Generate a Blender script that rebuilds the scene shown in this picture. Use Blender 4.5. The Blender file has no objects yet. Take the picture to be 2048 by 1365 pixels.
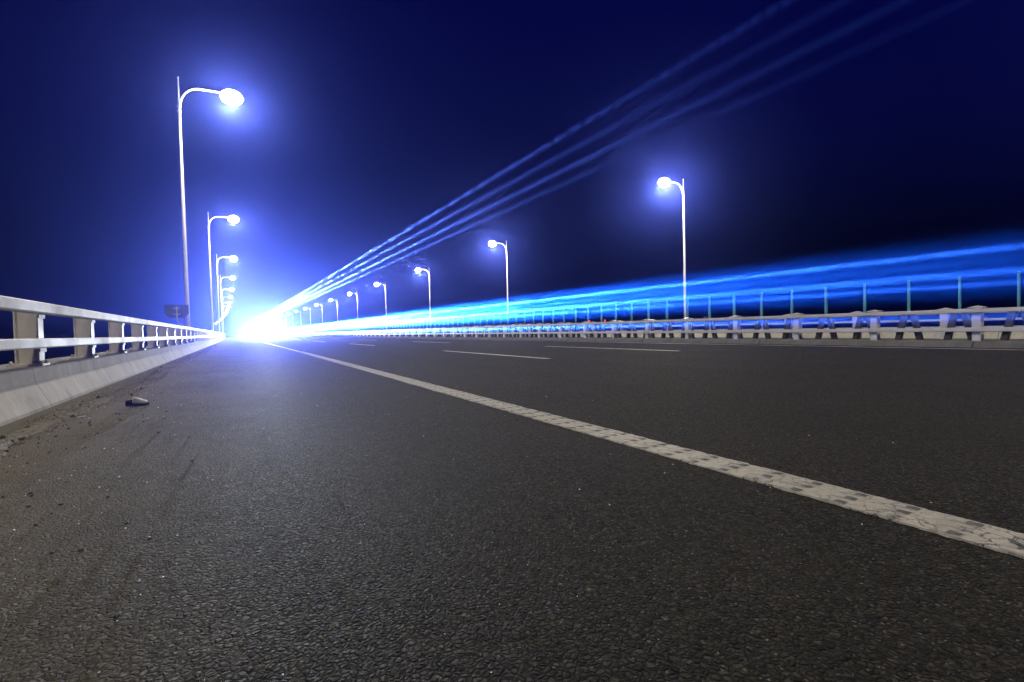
import bpy, bmesh, math, random
from mathutils import Vector, Matrix
R = math.radians
random.seed(7)
scene = bpy.context.scene
COL = scene.collection

# ------------------------------------------------------------------ helpers
K = 6.2e-5                                   # the bridge bends gently to the left
def cx(y): return -K * y * y if y > 0 else 0.0
def cslope(y): return -2 * K * y if y > 0 else 0.0

def tag(o, label=None, cat=None, group=None, kind=None):
    if label: o['label'] = label
    if cat: o['category'] = cat
    if group: o['group'] = group
    if kind: o['kind'] = kind
    return o

def empty(name, loc, rz=0.0):
    o = bpy.data.objects.new(name, None); COL.objects.link(o)
    o.empty_display_size = 0.3; o.location = loc; o.rotation_euler = (0, 0, rz)
    return o

class MB:
    """collects shapes and links them as one mesh object"""
    def __init__(self): self.v = []; self.f = []; self.uv = []; self.smooth = []
    def add(self, vs, fs, uvs=None, smooth=False):
        n = len(self.v); self.v += [tuple(p) for p in vs]
        for f in fs: self.f.append(tuple(i + n for i in f)); self.smooth.append(smooth)
        self.uv += (uvs if uvs else [(p[0], p[1]) for p in vs])
        return self
    def box(self, x0, x1, y0, y1, z0, z1, M=None):
        vs = [(x, y, z) for z in (z0, z1) for y in (y0, y1) for x in (x0, x1)]
        if M: vs = [tuple(M @ Vector(p)) for p in vs]
        return self.add(vs, [(0, 2, 3, 1), (4, 5, 7, 6), (0, 1, 5, 4), (2, 6, 7, 3), (0, 4, 6, 2), (1, 3, 7, 5)])
    def cbox(self, x0, x1, y0, y1, z0, z1, c=0.01, M=None):
        """box with chamfered long edges (along y)"""
        prof = [(x0 + c, z0), (x1 - c, z0), (x1, z0 + c), (x1, z1 - c), (x1 - c, z1), (x0 + c, z1), (x0, z1 - c), (x0, z0 + c)]
        vs = [(x, y, z) for y in (y0, y1) for x, z in prof]
        if M: vs = [tuple(M @ Vector(p)) for p in vs]
        n = 8
        fs = [(i, i + n, (i + 1) % n + n, (i + 1) % n) for i in range(n)]
        fs += [tuple(range(n)), tuple(range(2 * n - 1, n - 1, -1))]
        return self.add(vs, fs)
    def tube(self, pts, rad, seg=10, caps=True):
        pts = [Vector(p) for p in pts]
        if not hasattr(rad, '__len__'): rad = [rad] * len(pts)
        vs = []; fs = []
        t0 = (pts[1] - pts[0]).normalized()
        a = Vector((1, 0, 0)) if abs(t0.x) < 0.9 else Vector((0, 1, 0))
        nrm = (a - t0 * a.dot(t0)).normalized()
        for i, p in enumerate(pts):
            t = (pts[min(i + 1, len(pts) - 1)] - pts[max(i - 1, 0)]).normalized()
            nrm = (nrm - t * nrm.dot(t)).normalized(); b = t.cross(nrm)
            for k in range(seg):
                an = 2 * math.pi * k / seg
                vs.append(p + (nrm * math.cos(an) + b * math.sin(an)) * rad[i])
        for i in range(len(pts) - 1):
            for k in range(seg):
                k2 = (k + 1) % seg
                fs.append((i * seg + k, i * seg + k2, (i + 1) * seg + k2, (i + 1) * seg + k))
        self.add(vs, fs, smooth=True)
        if caps:
            n = len(vs); m = len(self.v) - n
            self.f.append(tuple(m + k for k in range(seg - 1, -1, -1))); self.smooth.append(False)
            self.f.append(tuple(m + n - seg + k for k in range(seg))); self.smooth.append(False)
        return self
    def build(self, name, mat, parent=None):
        me = bpy.data.meshes.new(name); me.from_pydata(self.v, [], self.f)
        ul = me.uv_layers.new(name='UVMap')
        for l in me.loops: ul.data[l.index].uv = self.uv[l.vertex_index]
        for p, s in zip(me.polygons, self.smooth): p.use_smooth = s
        me.materials.append(mat); me.update()
        bm = bmesh.new(); bm.from_mesh(me); bmesh.ops.recalc_face_normals(bm, faces=bm.faces); bm.to_mesh(me); bm.free()
        o = bpy.data.objects.new(name, me); COL.objects.link(o)
        if parent: o.parent = parent
        return o

def ysteps(y0, y1):
    ys = []; y = y0
    while y < y1:
        ys.append(y); y += 1.0 if y < 30 else (4.0 if y < 200 else 12.0)
    return ys + [y1]

def sweep(mb, prof, y0, y1, closed=False, caps=False):
    """profile of (x, z) carried along the curved road; uv keeps straightened (x, y)"""
    ys = ysteps(y0, y1); n = len(prof); vs = []; uv = []; fs = []
    for y in ys:
        for x, z in prof: vs.append((x + cx(y), y, z)); uv.append((x, y))
    for i in range(len(ys) - 1):
        for k in range(n if closed else n - 1):
            k2 = (k + 1) % n
            fs.append((i * n + k, i * n + k2, (i + 1) * n + k2, (i + 1) * n + k))
    if caps and closed:
        fs.append(tuple(range(n))); fs.append(tuple((len(ys) - 1) * n + k for k in range(n - 1, -1, -1)))
    return mb.add(vs, fs, uv)

def rect(x0, x1, z0, z1, c=0.012):
    return [(x0 + c, z0), (x1 - c, z0), (x1, z0 + c), (x1, z1 - c), (x1 - c, z1), (x0 + c, z1), (x0, z1 - c), (x0, z0 + c)]

def copy_tree(o, parent=None):
    c = o.copy(); COL.objects.link(c)
    if parent: c.parent = parent; c.matrix_parent_inverse = o.matrix_parent_inverse.copy()
    for ch in list(o.children): copy_tree(ch, c)
    return c

# ------------------------------------------------------------------ materials
def mat_new(name):
    m = bpy.data.materials.new(name); m.use_nodes = True
    nt = m.node_tree; b = nt.nodes['Principled BSDF']
    return m, nt, b
def N(nt, t, **kw):
    n = nt.nodes.new(t)
    for k, v in kw.items():
        if k in n.inputs: n.inputs[k].default_value = v
        else: setattr(n, k, v)
    return n
def ramp(nt, src, stops):
    r = nt.nodes.new('ShaderNodeValToRGB'); nt.links.new(src, r.inputs[0])
    e = r.color_ramp.elements
    while len(e) < len(stops): e.new(0.5)
    for k, (p, c) in enumerate(stops):
        e[k].position = p; e[k].color = (c, c, c, 1) if not hasattr(c, '__len__') else (*c, 1)
    return r
def mix(nt, fac, a, b):
    m = nt.nodes.new('ShaderNodeMix'); m.data_type = 'RGBA'
    for s, v in ((m.inputs[0], fac), (m.inputs[6], a), (m.inputs[7], b)):
        if hasattr(v, 'is_linked'): nt.links.new(v, s)
        elif hasattr(v, '__len__'): s.default_value = (*v, 1)
        else: s.default_value = v
    return m.outputs[2]
def math_(nt, op, a, b=None, clamp=False):
    m = nt.nodes.new('ShaderNodeMath'); m.operation = op; m.use_clamp = clamp
    for s, v in ((m.inputs[0], a), (m.inputs[1], b)):
        if v is None: continue
        if hasattr(v, 'is_linked'): nt.links.new(v, s)
        else: s.default_value = v
    return m.outputs[0]
def painted(name, col, rough=0.5, spec=0.4, dirt=0.25, scale=3.0, metal=0.0, bump=0.0):
    """paint or metal with uneven grime"""
    m, nt, b = mat_new(name)
    tc = N(nt, 'ShaderNodeTexCoord')
    n1 = N(nt, 'ShaderNodeTexNoise', Scale=scale, Detail=6.0, Roughness=0.65); nt.links.new(tc.outputs['Object'], n1.inputs['Vector'])
    n2 = N(nt, 'ShaderNodeTexNoise', Scale=scale * 14, Detail=3.0); nt.links.new(tc.outputs['Object'], n2.inputs['Vector'])
    f = ramp(nt, n1.outputs['Fac'], [(0.42, 0.0), (0.72, 1.0)])
    dk = tuple(c * (1 - dirt) * k for c, k in zip(col, (0.95, 0.9, 0.8)))
    c1 = mix(nt, f.outputs[0], col, dk)
    f2 = ramp(nt, n2.outputs['Fac'], [(0.6, 0.0), (0.75, dirt)])
    c2 = mix(nt, f2.outputs[0], c1, tuple(c * 0.6 for c in col))
    nt.links.new(c2, b.inputs['Base Color'])
    rr = ramp(nt, n1.outputs['Fac'], [(0.3, max(rough - 0.1, 0.05)), (0.8, min(rough + 0.18, 1))]); nt.links.new(rr.outputs[0], b.inputs['Roughness'])
    b.inputs['Specular IOR Level'].default_value = spec; b.inputs['Metallic'].default_value = metal
    if bump:
        bp = N(nt, 'ShaderNodeBump', Strength=0.5, Distance=bump); nt.links.new(n2.outputs['Fac'], bp.inputs['Height']); nt.links.new(bp.outputs[0], b.inputs['Normal'])
    return m
def glow(name, col, strength):
    m = bpy.data.materials.new(name); m.use_nodes = True; nt = m.node_tree; nt.nodes.clear()
    e = N(nt, 'ShaderNodeEmission', Strength=strength); e.inputs[0].default_value = (*col, 1)
    o = N(nt, 'ShaderNodeOutputMaterial'); nt.links.new(e.outputs[0], o.inputs[0])
    m.cycles.emission_sampling = 'NONE'      # the lamp objects do the lighting
    return m

def asphalt_mat(dusty):
    m, nt, b = mat_new('asphalt_shoulder' if dusty else 'asphalt_far')
    uv = N(nt, 'ShaderNodeUVMap'); uv.uv_map = 'UVMap'; V = uv.outputs[0]
    vor = N(nt, 'ShaderNodeTexVoronoi', Scale=72.0, Randomness=1.0)
    edge = N(nt, 'ShaderNodeTexVoronoi', Scale=72.0, Randomness=1.0); edge.feature = 'DISTANCE_TO_EDGE'
    vor2 = N(nt, 'ShaderNodeTexVoronoi', Scale=210.0)
    nz = N(nt, 'ShaderNodeTexNoise', Scale=120.0, Detail=5.0, Roughness=0.75)
    big = N(nt, 'ShaderNodeTexNoise', Scale=0.9, Detail=5.0, Roughness=0.6)
    mid = N(nt, 'ShaderNodeTexNoise', Scale=9.0, Detail=4.0, Roughness=0.6)
    warp = N(nt, 'ShaderNodeTexNoise', Scale=55.0, Detail=3.0); nt.links.new(V, warp.inputs['Vector'])
    va = N(nt, 'ShaderNodeVectorMath'); va.operation = 'MULTIPLY_ADD'; nt.links.new(warp.outputs['Color'], va.inputs[0]); va.inputs[1].default_value = (0.014, 0.014, 0); nt.links.new(V, va.inputs[2])
    for t in (vor, edge, vor2): nt.links.new(va.outputs[0], t.inputs['Vector'])
    for t in (nz, big, mid): nt.links.new(V, t.inputs['Vector'])
    cell = N(nt, 'ShaderNodeSeparateColor'); nt.links.new(vor.outputs['Color'], cell.inputs[0])
    cel2 = N(nt, 'ShaderNodeSeparateColor'); nt.links.new(vor2.outputs['Color'], cel2.inputs[0])
    c = mix(nt, ramp(nt, cell.outputs[0], [(0.0, 0.0), (1.0, 1.0)]).outputs[0], (0.022, 0.020, 0.0145), (0.078, 0.069, 0.050))
    c = mix(nt, ramp(nt, cel2.outputs[0], [(0.0, 0.5), (1.0, 0.0)]).outputs[0], c, (0.020, 0.0195, 0.018))
    gap = ramp(nt, edge.outputs['Distance'], [(0.02, 1.0), (0.14, 0.0)])
    pit = ramp(nt, cell.outputs[1], [(0.16, 1.0), (0.24, 0.0)])
    dark = math_(nt, 'MAXIMUM', gap.outputs[0], pit.outputs[0])  # bitumen gaps and pits; their cavity shade is put into the colour
    c = mix(nt, math_(nt, 'MULTIPLY', dark, 0.8), c, (0.008, 0.0075, 0.007))
    c = mix(nt, ramp(nt, big.outputs['Fac'], [(0.35, 0.0), (0.7, 0.4)]).outputs[0], c, (0.044, 0.038, 0.030))
    sv = N(nt, 'ShaderNodeSeparateXYZ'); nt.links.new(V, sv.inputs[0])
    lane = math_(nt, 'COSINE', math_(nt, 'MULTIPLY', math_(nt, 'ADD', sv.outputs[0], math_(nt, 'MULTIPLY', big.outputs['Fac'], 0.5)), 2 * math.pi / 1.9))
    stre = N(nt, 'ShaderNodeTexNoise', Scale=1.0, Detail=4.0, Roughness=0.6); smp = N(nt, 'ShaderNodeMapping'); nt.links.new(V, smp.inputs[0]); smp.inputs['Scale'].default_value = (2.6, 0.16, 1); nt.links.new(smp.outputs[0], stre.inputs['Vector'])
    worn = math_(nt, 'MULTIPLY', ramp(nt, stre.outputs['Fac'], [(0.38, 0.0), (0.66, 1.0)]).outputs[0], 0.08)
    worn = math_(nt, 'ADD', worn, math_(nt, 'MULTIPLY', math_(nt, 'MULTIPLY', lane, math_(nt, 'GREATER_THAN', sv.outputs[0], 2.0)), 0.14), True)
    c = mix(nt, worn, c, (0.016, 0.0155, 0.015))
    jt = math_(nt, 'LESS_THAN', math_(nt, 'ABSOLUTE', math_(nt, 'SUBTRACT', math_(nt, 'ADD', sv.outputs[1], math_(nt, 'MULTIPLY', mid.outputs['Fac'], 0.08)), 16.3)), 0.014)
    c = mix(nt, math_(nt, 'MULTIPLY', jt, math_(nt, 'LESS_THAN', sv.outputs[0], 1.78)), c, (0.008, 0.008, 0.008))
    sparkle = ramp(nt, cel2.outputs[1], [(0.975, 0.0), (0.985, 1.0)])
    c = mix(nt, math_(nt, 'MULTIPLY', sparkle.outputs[0], 0.5), c, (0.26, 0.25, 0.24))
    if dusty:
        sx = N(nt, 'ShaderNodeSeparateXYZ'); nt.links.new(V, sx.inputs[0]); X = sx.outputs[0]
        # fine grit gathers along the kerb and thins out towards the lane
        e = math_(nt, 'ADD', X, math_(nt, 'MULTIPLY', math_(nt, 'SUBTRACT', big.outputs['Fac'], 0.5), 1.1))
        e = math_(nt, 'ADD', e, math_(nt, 'MULTIPLY', math_(nt, 'SUBTRACT', mid.outputs['Fac'], 0.5), 0.5))
        d = ramp(nt, math_(nt, 'MULTIPLY_ADD', e, 0.5), [(0.0, 0.0), (1.0, 1.0)])
        mr = N(nt, 'ShaderNodeMapRange'); nt.links.new(e, mr.inputs[0])
        for k, v in zip(('From Min', 'From Max', 'To Min', 'To Max'), (-1.05, 0.15, 0.95, 0.0)): mr.inputs[k].default_value = v
        dust = math_(nt, 'MULTIPLY', mr.outputs[0], ramp(nt, nz.outputs['Fac'], [(0.2, 0.65), (0.6, 1.0)]).outputs[0], True)
        c = mix(nt, dust, c, (0.150, 0.132, 0.100))
        # dried silt in the gutter
        mr2 = N(nt, 'ShaderNodeMapRange'); nt.links.new(math_(nt, 'ADD', X, math_(nt, 'MULTIPLY', math_(nt, 'SUBTRACT', mid.outputs['Fac'], 0.5), 0.22)), mr2.inputs[0])
        for k, v in zip(('From Min', 'From Max', 'To Min', 'To Max'), (-1.36, -1.28, 1.0, 0.0)): mr2.inputs[k].default_value = v
        c = mix(nt, mr2.outputs[0], c, mix(nt, nz.outputs['Fac'], (0.095, 0.087, 0.056), (0.150, 0.135, 0.090)))
        # scattered dark crumbs
        spot = N(nt, 'ShaderNodeTexVoronoi', Scale=21.0); nt.links.new(va.outputs[0], spot.inputs['Vector'])
        sc = N(nt, 'ShaderNodeSeparateColor'); nt.links.new(spot.outputs['Color'], sc.inputs[0])
        s1 = math_(nt, 'LESS_THAN', spot.outputs['Distance'], 0.17)
        s2 = math_(nt, 'GREATER_THAN', sc.outputs[0], 0.86)
        c = mix(nt, math_(nt, 'MULTIPLY', math_(nt, 'MULTIPLY', s1, s2), dust), c, (0.02, 0.018, 0.016))
    nt.links.new(c, b.inputs['Base Color'])
    h = math_(nt, 'MULTIPLY', math_(nt, 'MULTIPLY_ADD', cell.outputs[2], 0.6), ramp(nt, edge.outputs['Distance'], [(0.0, 0.0), (0.28, 1.0)]).outputs[0])
    h = math_(nt, 'ADD', math_(nt, 'SUBTRACT', h, math_(nt, 'MULTIPLY', pit.outputs[0], 0.7)), math_(nt, 'MULTIPLY', nz.outputs['Fac'], 0.45))
    if dusty: h = math_(nt, 'MULTIPLY', h, math_(nt, 'SUBTRACT', 1.0, math_(nt, 'MULTIPLY', dust, 0.75)))
    bp = N(nt, 'ShaderNodeBump', Strength=1.0, Distance=0.015); nt.links.new(h, bp.inputs['Height']); nt.links.new(bp.outputs[0], b.inputs['Normal'])
    rr = ramp(nt, cel2.outputs[2], [(0.0, 0.7), (1.0, 1.0)]); nt.links.new(rr.outputs[0], b.inputs['Roughness'])
    b.inputs['Specular IOR Level'].default_value = 0.08
    return m

def edge_line_mat():
    """thermoplastic line embossed with rows of three pads, cracked and worn"""
    m, nt, b = mat_new('embossed_line_paint')
    uv = N(nt, 'ShaderNodeUVMap'); uv.uv_map = 'UVMap'; V = uv.outputs[0]
    s = N(nt, 'ShaderNodeSeparateXYZ'); nt.links.new(V, s.inputs[0])
    nz = N(nt, 'ShaderNodeTexNoise', Scale=30.0, Detail=6.0, Roughness=0.7); nt.links.new(V, nz.inputs['Vector'])
    lo = N(nt, 'ShaderNodeTexNoise', Scale=5.0, Detail=3.0); nt.links.new(V, lo.inputs['Vector'])
    wob = math_(nt, 'MULTIPLY', math_(nt, 'SUBTRACT', nz.outputs['Fac'], 0.5), 0.02)
    fy = math_(nt, 'FRACT', math_(nt, 'DIVIDE', math_(nt, 'ADD', s.outputs[1], wob), 0.16))
    fx = math_(nt, 'FRACT', math_(nt, 'DIVIDE', math_(nt, 'ADD', s.outputs[0], wob), 0.0667))
    py = math_(nt, 'SUBTRACT', 1.0, math_(nt, 'MULTIPLY', math_(nt, 'ABSOLUTE', math_(nt, 'SUBTRACT', fy, 0.28)), 3.6), True)
    px = math_(nt, 'SUBTRACT', 1.0, math_(nt, 'MULTIPLY', math_(nt, 'ABSOLUTE', math_(nt, 'SUBTRACT', fx, 0.5)), 2.0), True)
    pad = math_(nt, 'MULTIPLY', ramp(nt, py, [(0.0, 0.0), (0.5, 1.0)]).outputs[0], ramp(nt, px, [(0.1, 0.0), (0.6, 1.0)]).outputs[0])
    crack = N(nt, 'ShaderNodeTexVoronoi', Scale=17.0); crack.feature = 'DISTANCE_TO_EDGE'
    va = N(nt, 'ShaderNodeVectorMath'); va.operation = 'MULTIPLY_ADD'; nt.links.new(nz.outputs['Color'], va.inputs[0]); va.inputs[1].default_value = (0.06, 0.06, 0); nt.links.new(V, va.inputs[2])
    nt.links.new(va.outputs[0], crack.inputs['Vector'])
    ck = ramp(nt, math_(nt, 'ADD', crack.outputs['Distance'], math_(nt, 'MULTIPLY', lo.outputs['Fac'], 0.085)), [(0.046, 1.0), (0.062, 0.0)])
    # the far wall of each pad row is rubbed black by tyres
    fy2 = math_(nt, 'SUBTRACT', 1.0, math_(nt, 'MULTIPLY', math_(nt, 'ABSOLUTE', math_(nt, 'SUBTRACT', fy, 0.14)), 5.0), True)
    rub = math_(nt, 'MULTIPLY', math_(nt, 'MULTIPLY', ramp(nt, fy2, [(0.2, 0.0), (0.6, 1.0)]).outputs[0], ramp(nt, px, [(0.35, 0.0), (0.6, 1.0)]).outputs[0]), ramp(nt, lo.outputs['Fac'], [(0.38, 0.1), (0.50, 1.0)]).outputs[0])
    base = mix(nt, ramp(nt, nz.outputs['Fac'], [(0.35, 0.0), (0.75, 1.0)]).outputs[0], (0.40, 0.375, 0.31), (0.27, 0.25, 0.20))
    rub = ramp(nt, math_(nt, 'ADD', rub, math_(nt, 'MULTIPLY', math_(nt, 'SUBTRACT', nz.outputs['Fac'], 0.5), 1.6)), [(0.42, 0.0), (0.62, 1.0)]).outputs[0]
    base = mix(nt, math_(nt, 'MULTIPLY', rub, 0.85), base, (0.045, 0.043, 0.042))
    base = mix(nt, ck.outputs[0], base, (0.035, 0.033, 0.03))
    nt.links.new(base, b.inputs['Base Color'])
    h = math_(nt, 'ADD', math_(nt, 'MULTIPLY', pad, 1.0), math_(nt, 'SUBTRACT', math_(nt, 'MULTIPLY', nz.outputs['Fac'], 0.25), math_(nt, 'MULTIPLY', ck.outputs[0], 0.8)))
    bp = N(nt, 'ShaderNodeBump', Strength=1.0, Distance=0.022); nt.links.new(h, bp.inputs['Height']); nt.links.new(bp.outputs[0], b.inputs['Normal'])
    b.inputs['Roughness'].default_value = 0.62
    return m

def concrete_mat(name, a, bb, joints=2.2):
    m, nt, b = mat_new(name)
    uv = N(nt, 'ShaderNodeUVMap'); uv.uv_map = 'UVMap'
    tc = N(nt, 'ShaderNodeTexCoord')
    n1 = N(nt, 'ShaderNodeTexNoise', Scale=2.2, Detail=8.0, Roughness=0.7); nt.links.new(tc.outputs['Object'], n1.inputs['Vector'])
    mp = N(nt, 'ShaderNodeMapping'); nt.links.new(tc.outputs['Object'], mp.inputs[0]); mp.inputs['Scale'].default_value = (4, 6, 2.2)
    n2 = N(nt, 'ShaderNodeTexNoise', Scale=1.0, Detail=5.0, Roughness=0.6); nt.links.new(mp.outputs[0], n2.inputs['Vector'])
    n3 = N(nt, 'ShaderNodeTexNoise', Scale=60.0, Detail=4.0); nt.links.new(tc.outputs['Object'], n3.inputs['Vector'])
    c = mix(nt, ramp(nt, n1.outputs['Fac'], [(0.3, 0.0), (0.7, 1.0)]).outputs[0], a, bb)
    c = mix(nt, ramp(nt, n2.outputs['Fac'], [(0.52, 0.0), (0.75, 0.4)]).outputs[0], c, tuple(k * 1.35 for k in a))
    c = mix(nt, ramp(nt, n2.outputs['Fac'], [(0.28, 0.6), (0.42, 0.0)]).outputs[0], c, tuple(k * 0.5 for k in bb))
    s = N(nt, 'ShaderNodeSeparateXYZ'); nt.links.new(uv.outputs[0], s.inputs[0])
    fr = math_(nt, 'FRACT', math_(nt, 'DIVIDE', math_(nt, 'ADD', s.outputs[1], 0.35), joints))
    j = math_(nt, 'LESS_THAN', fr, 0.006)
    c = mix(nt, j, c, tuple(k * 0.35 for k in bb))
    nt.links.new(c, b.inputs['Base Color'])
    h = math_(nt, 'SUBTRACT', n3.outputs['Fac'], math_(nt, 'MULTIPLY', j, 2.0))
    bp = N(nt, 'ShaderNodeBump', Strength=0.5, Distance=0.006); nt.links.new(h, bp.inputs['Height']); nt.links.new(bp.outputs[0], b.inputs['Normal'])
    b.inputs['Roughness'].default_value = 0.85
    return m

M = {}
M['asphalt'] = asphalt_mat(True)
M['asphalt2'] = asphalt_mat(False)
M['line'] = edge_line_mat()
M['dash'] = painted('lane_paint', (0.62, 0.60, 0.54), 0.6, 0.3, 0.4, 6.0, bump=0.003)
M['concrete'] = concrete_mat('parapet_concrete', (0.36, 0.345, 0.31), (0.25, 0.24, 0.215))
M['median'] = concrete_mat('median_concrete', (0.17, 0.165, 0.14), (0.10, 0.098, 0.078), 5.0)
M['cream'] = concrete_mat('far_concrete', (0.50, 0.47, 0.38), (0.38, 0.36, 0.29), 5.0)
M['deck'] = concrete_mat('deck_concrete', (0.2, 0.2, 0.19), (0.14, 0.14, 0.13), 12.0)
M['rail'] = painted('white_rail_paint', (0.54, 0.575, 0.65), 0.6, 0.22, 0.22, 2.0)
M['post'] = painted('cream_post_paint', (0.56, 0.54, 0.47), 0.5, 0.4, 0.25, 3.0)
M['medrail'] = painted('grey_white_rail_paint', (0.55, 0.55, 0.57), 0.42, 0.5, 0.2, 2.0)
M['brace'] = painted('dark_olive_steel', (0.06, 0.06, 0.05), 0.6, 0.3, 0.2, 4.0)
M['fin'] = painted('teal_fin_plastic', (0.12, 0.40, 0.44), 0.35, 0.5, 0.2, 5.0)
M['lamp_pole'] = painted('lamp_pole_white', (0.80, 0.80, 0.80), 0.4, 0.5, 0.1, 1.0)
M['lamp_head'] = painted('lamp_head_grey', (0.55, 0.55, 0.56), 0.4, 0.5, 0.15, 3.0)
M['lens'] = glow('lit_lamp_lens', (1.0, 0.97, 0.92), 60.0)
M['sign_back'] = painted('sign_back_aluminium', (0.10, 0.10, 0.105), 0.5, 0.4, 0.2, 3.0)
M['galv'] = painted('galvanised_pipe', (0.45, 0.45, 0.46), 0.4, 0.5, 0.2, 6.0, 0.4)
M['blue'] = painted('blue_sign_sheet', (0.02, 0.10, 0.42), 0.45, 0.4, 0.1, 4.0)
M['white'] = painted('white_sign_sheet', (0.8, 0.8, 0.8), 0.45, 0.4, 0.08, 4.0)
M['shoe'] = painted('worn_grey_leather', (0.19, 0.18, 0.17), 0.5, 0.4, 0.3, 20.0, bump=0.001)
M['shoe_in'] = painted('black_insole', (0.012, 0.012, 0.016), 0.8, 0.2, 0.1, 20.0)
M['sole'] = painted('dark_rubber_sole', (0.02, 0.02, 0.024), 0.7, 0.3, 0.1, 20.0)
M['crumb'] = painted('dark_grit', (0.13, 0.118, 0.095), 0.85, 0.2, 0.3, 50.0)
M['clod'] = painted('dark_clods', (0.045, 0.040, 0.030), 0.9, 0.15, 0.3, 40.0)
M['silt'] = painted('gutter_silt', (0.17, 0.155, 0.12), 0.9, 0.15, 0.35, 30.0, bump=0.004)
M['shard'] = painted('glass_crumbs', (0.85, 0.86, 0.88), 0.12, 0.9, 0.05, 50.0)
M['straw'] = painted('pale_straw', (0.6, 0.56, 0.44), 0.7, 0.3, 0.1, 30.0)
M['body_white'] = painted('vehicle_white', (0.7, 0.71, 0.72), 0.25, 0.5, 0.12, 1.5)
M['body_blue'] = painted('vehicle_blue', (0.05, 0.12, 0.42), 0.25, 0.5, 0.12, 1.5)
M['body_dark'] = painted('vehicle_dark', (0.04, 0.045, 0.05), 0.25, 0.5, 0.1, 1.5)
M['glass'] = painted('vehicle_glass', (0.01, 0.012, 0.015), 0.08, 0.6, 0.05, 2.0)
M['tyre'] = painted('tyre_rubber', (0.015, 0.015, 0.015), 0.85, 0.2, 0.1, 10.0)
M['rim'] = painted('wheel_rim', (0.4, 0.4, 0.41), 0.35, 0.5, 0.2, 8.0, 0.7)
M['headlight'] = glow('xenon_headlight', (0.62, 0.78, 1.0), 160.0)
M['trail_glow'] = glow('blue_trail_board', (0.02, 0.16, 1.0), 12.0)  # glow of the added board that fronts the trail beams
M['red_led'] = glow('red_marker_lens', (1.0, 0.05, 0.02), 4.0)
M['shore_lit'] = glow('lit_shore_window', (1.0, 0.9, 0.75), 3.0)
M['shore'] = painted('shore_land', (0.03, 0.035, 0.03), 0.9, 0.1, 0.3, 0.01)
M['shore_wall'] = painted('shore_wall', (0.2, 0.2, 0.2), 0.8, 0.2, 0.2, 0.1)
def water_mat():
    m, nt, b = mat_new('sea_water')
    tc = N(nt, 'ShaderNodeTexCoord')
    n = N(nt, 'ShaderNodeTexNoise', Scale=0.35, Detail=6.0, Roughness=0.6); nt.links.new(tc.outputs['Object'], n.inputs['Vector'])
    bp = N(nt, 'ShaderNodeBump', Strength=0.7, Distance=0.8); nt.links.new(n.outputs['Fac'], bp.inputs['Height']); nt.links.new(bp.outputs[0], b.inputs['Normal'])
    b.inputs['Base Color'].default_value = (0.006, 0.01, 0.02, 1); b.inputs['Roughness'].default_value = 0.25
    return m
M['water'] = water_mat()

# ------------------------------------------------------------------ setting
Y0, Y1 = -45.0, 900.0
mb = MB(); sweep(mb, [(-1.60, 0.0), (-0.4, 0.0), (2.2, 0.0), (13.72, 0.0)], Y0, Y1)
road = tag(mb.build('road', M['asphalt']), kind='structure')
mb = MB(); sweep(mb, [(15.88, -0.02), (31.3, -0.42)], Y0, Y1)
road2 = tag(mb.build('road', M['asphalt2']), kind='structure')
mb = MB(); sweep(mb, [(-2.34, 0.10), (-2.34, -0.5), (-1.2, -2.2), (3, -3.4), (27, -3.8), (31, -2.6), (32.4, -0.9), (32.4, -0.32)], Y0, Y1)
tag(mb.build('bridge_deck', M['deck']), kind='structure')
# markings: sheets lying on the road
mb = MB(); sweep(mb, [(1.80, 0.0005), (1.803, 0.005), (1.997, 0.005), (2.0, 0.0005)], Y0, -1.0)
rng = random.Random(11); vs = []; fs = []; ne = 0; y = -1.0; ja = jb = 0.0
while y < 19.6:
    ja = 0.75 * ja + rng.gauss(0, 0.0022); jb = 0.75 * jb + rng.gauss(0, 0.0022)
    vs += [(1.80 + ja, y, 0.0005), (1.804 + ja, y, 0.006), (1.996 + jb, y, 0.006), (2.0 + jb, y, 0.0005)]; ne += 1; y += 0.012 if y < 6 else 0.05
for i in range(ne - 1):
    for k in range(3): fs.append((i * 4 + k, (i + 1) * 4 + k, (i + 1) * 4 + k + 1, i * 4 + k + 1))
mb.add(vs, fs)
tag(mb.build('edge_line', M['line'], road), 'cream solid edge line embossed with rows of pads, cracked and worn')
mb = MB(); sweep(mb, [(1.82, 0.004), (1.97, 0.004)], 19.63, Y1); mb.build('edge_line', M['dash'], road)
mb = MB(); sweep(mb, [(12.98, 0.004), (13.13, 0.004)], Y0, Y1); mb.build('edge_line', M['dash'], road)
for X in (5.60, 9.36):
    k = -3
    while k < 26:
        y = 8.7 + 15.0 * k
        if y > -15:
            mb = MB(); sweep(mb, [(X - 0.07, 0.004), (X + 0.07, 0.004)], y, y + 6.0)
            mb.build('lane_dash', M['dash'], road)
        k += 1
for X, z in ((16.6, -0.036), (30.0, -0.382)):
    mb = MB(); sweep(mb, [(X - 0.075, z), (X + 0.075, z - 0.004)], Y0, Y1); mb.build('edge_line', M['dash'], road2)
# central reserve: a low plinth with a kerb face to each carriageway
mb = MB(); sweep(mb, [(13.70, -0.05), (13.76, 0.035), (13.80, 0.11), (13.84, 0.13), (15.76, 0.13), (15.80, 0.10), (15.86, -0.06)], Y0, Y1)
tag(mb.build('median_kerb', M['median']), kind='structure')
# sea far below
mb = MB(); mb.add([(-3000, -400, -17), (3000, -400, -17), (3000, 3000, -17), (-3000, 3000, -17)], [(0, 1, 2, 3)])
tag(mb.build('water', M['water']), kind='structure')

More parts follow.
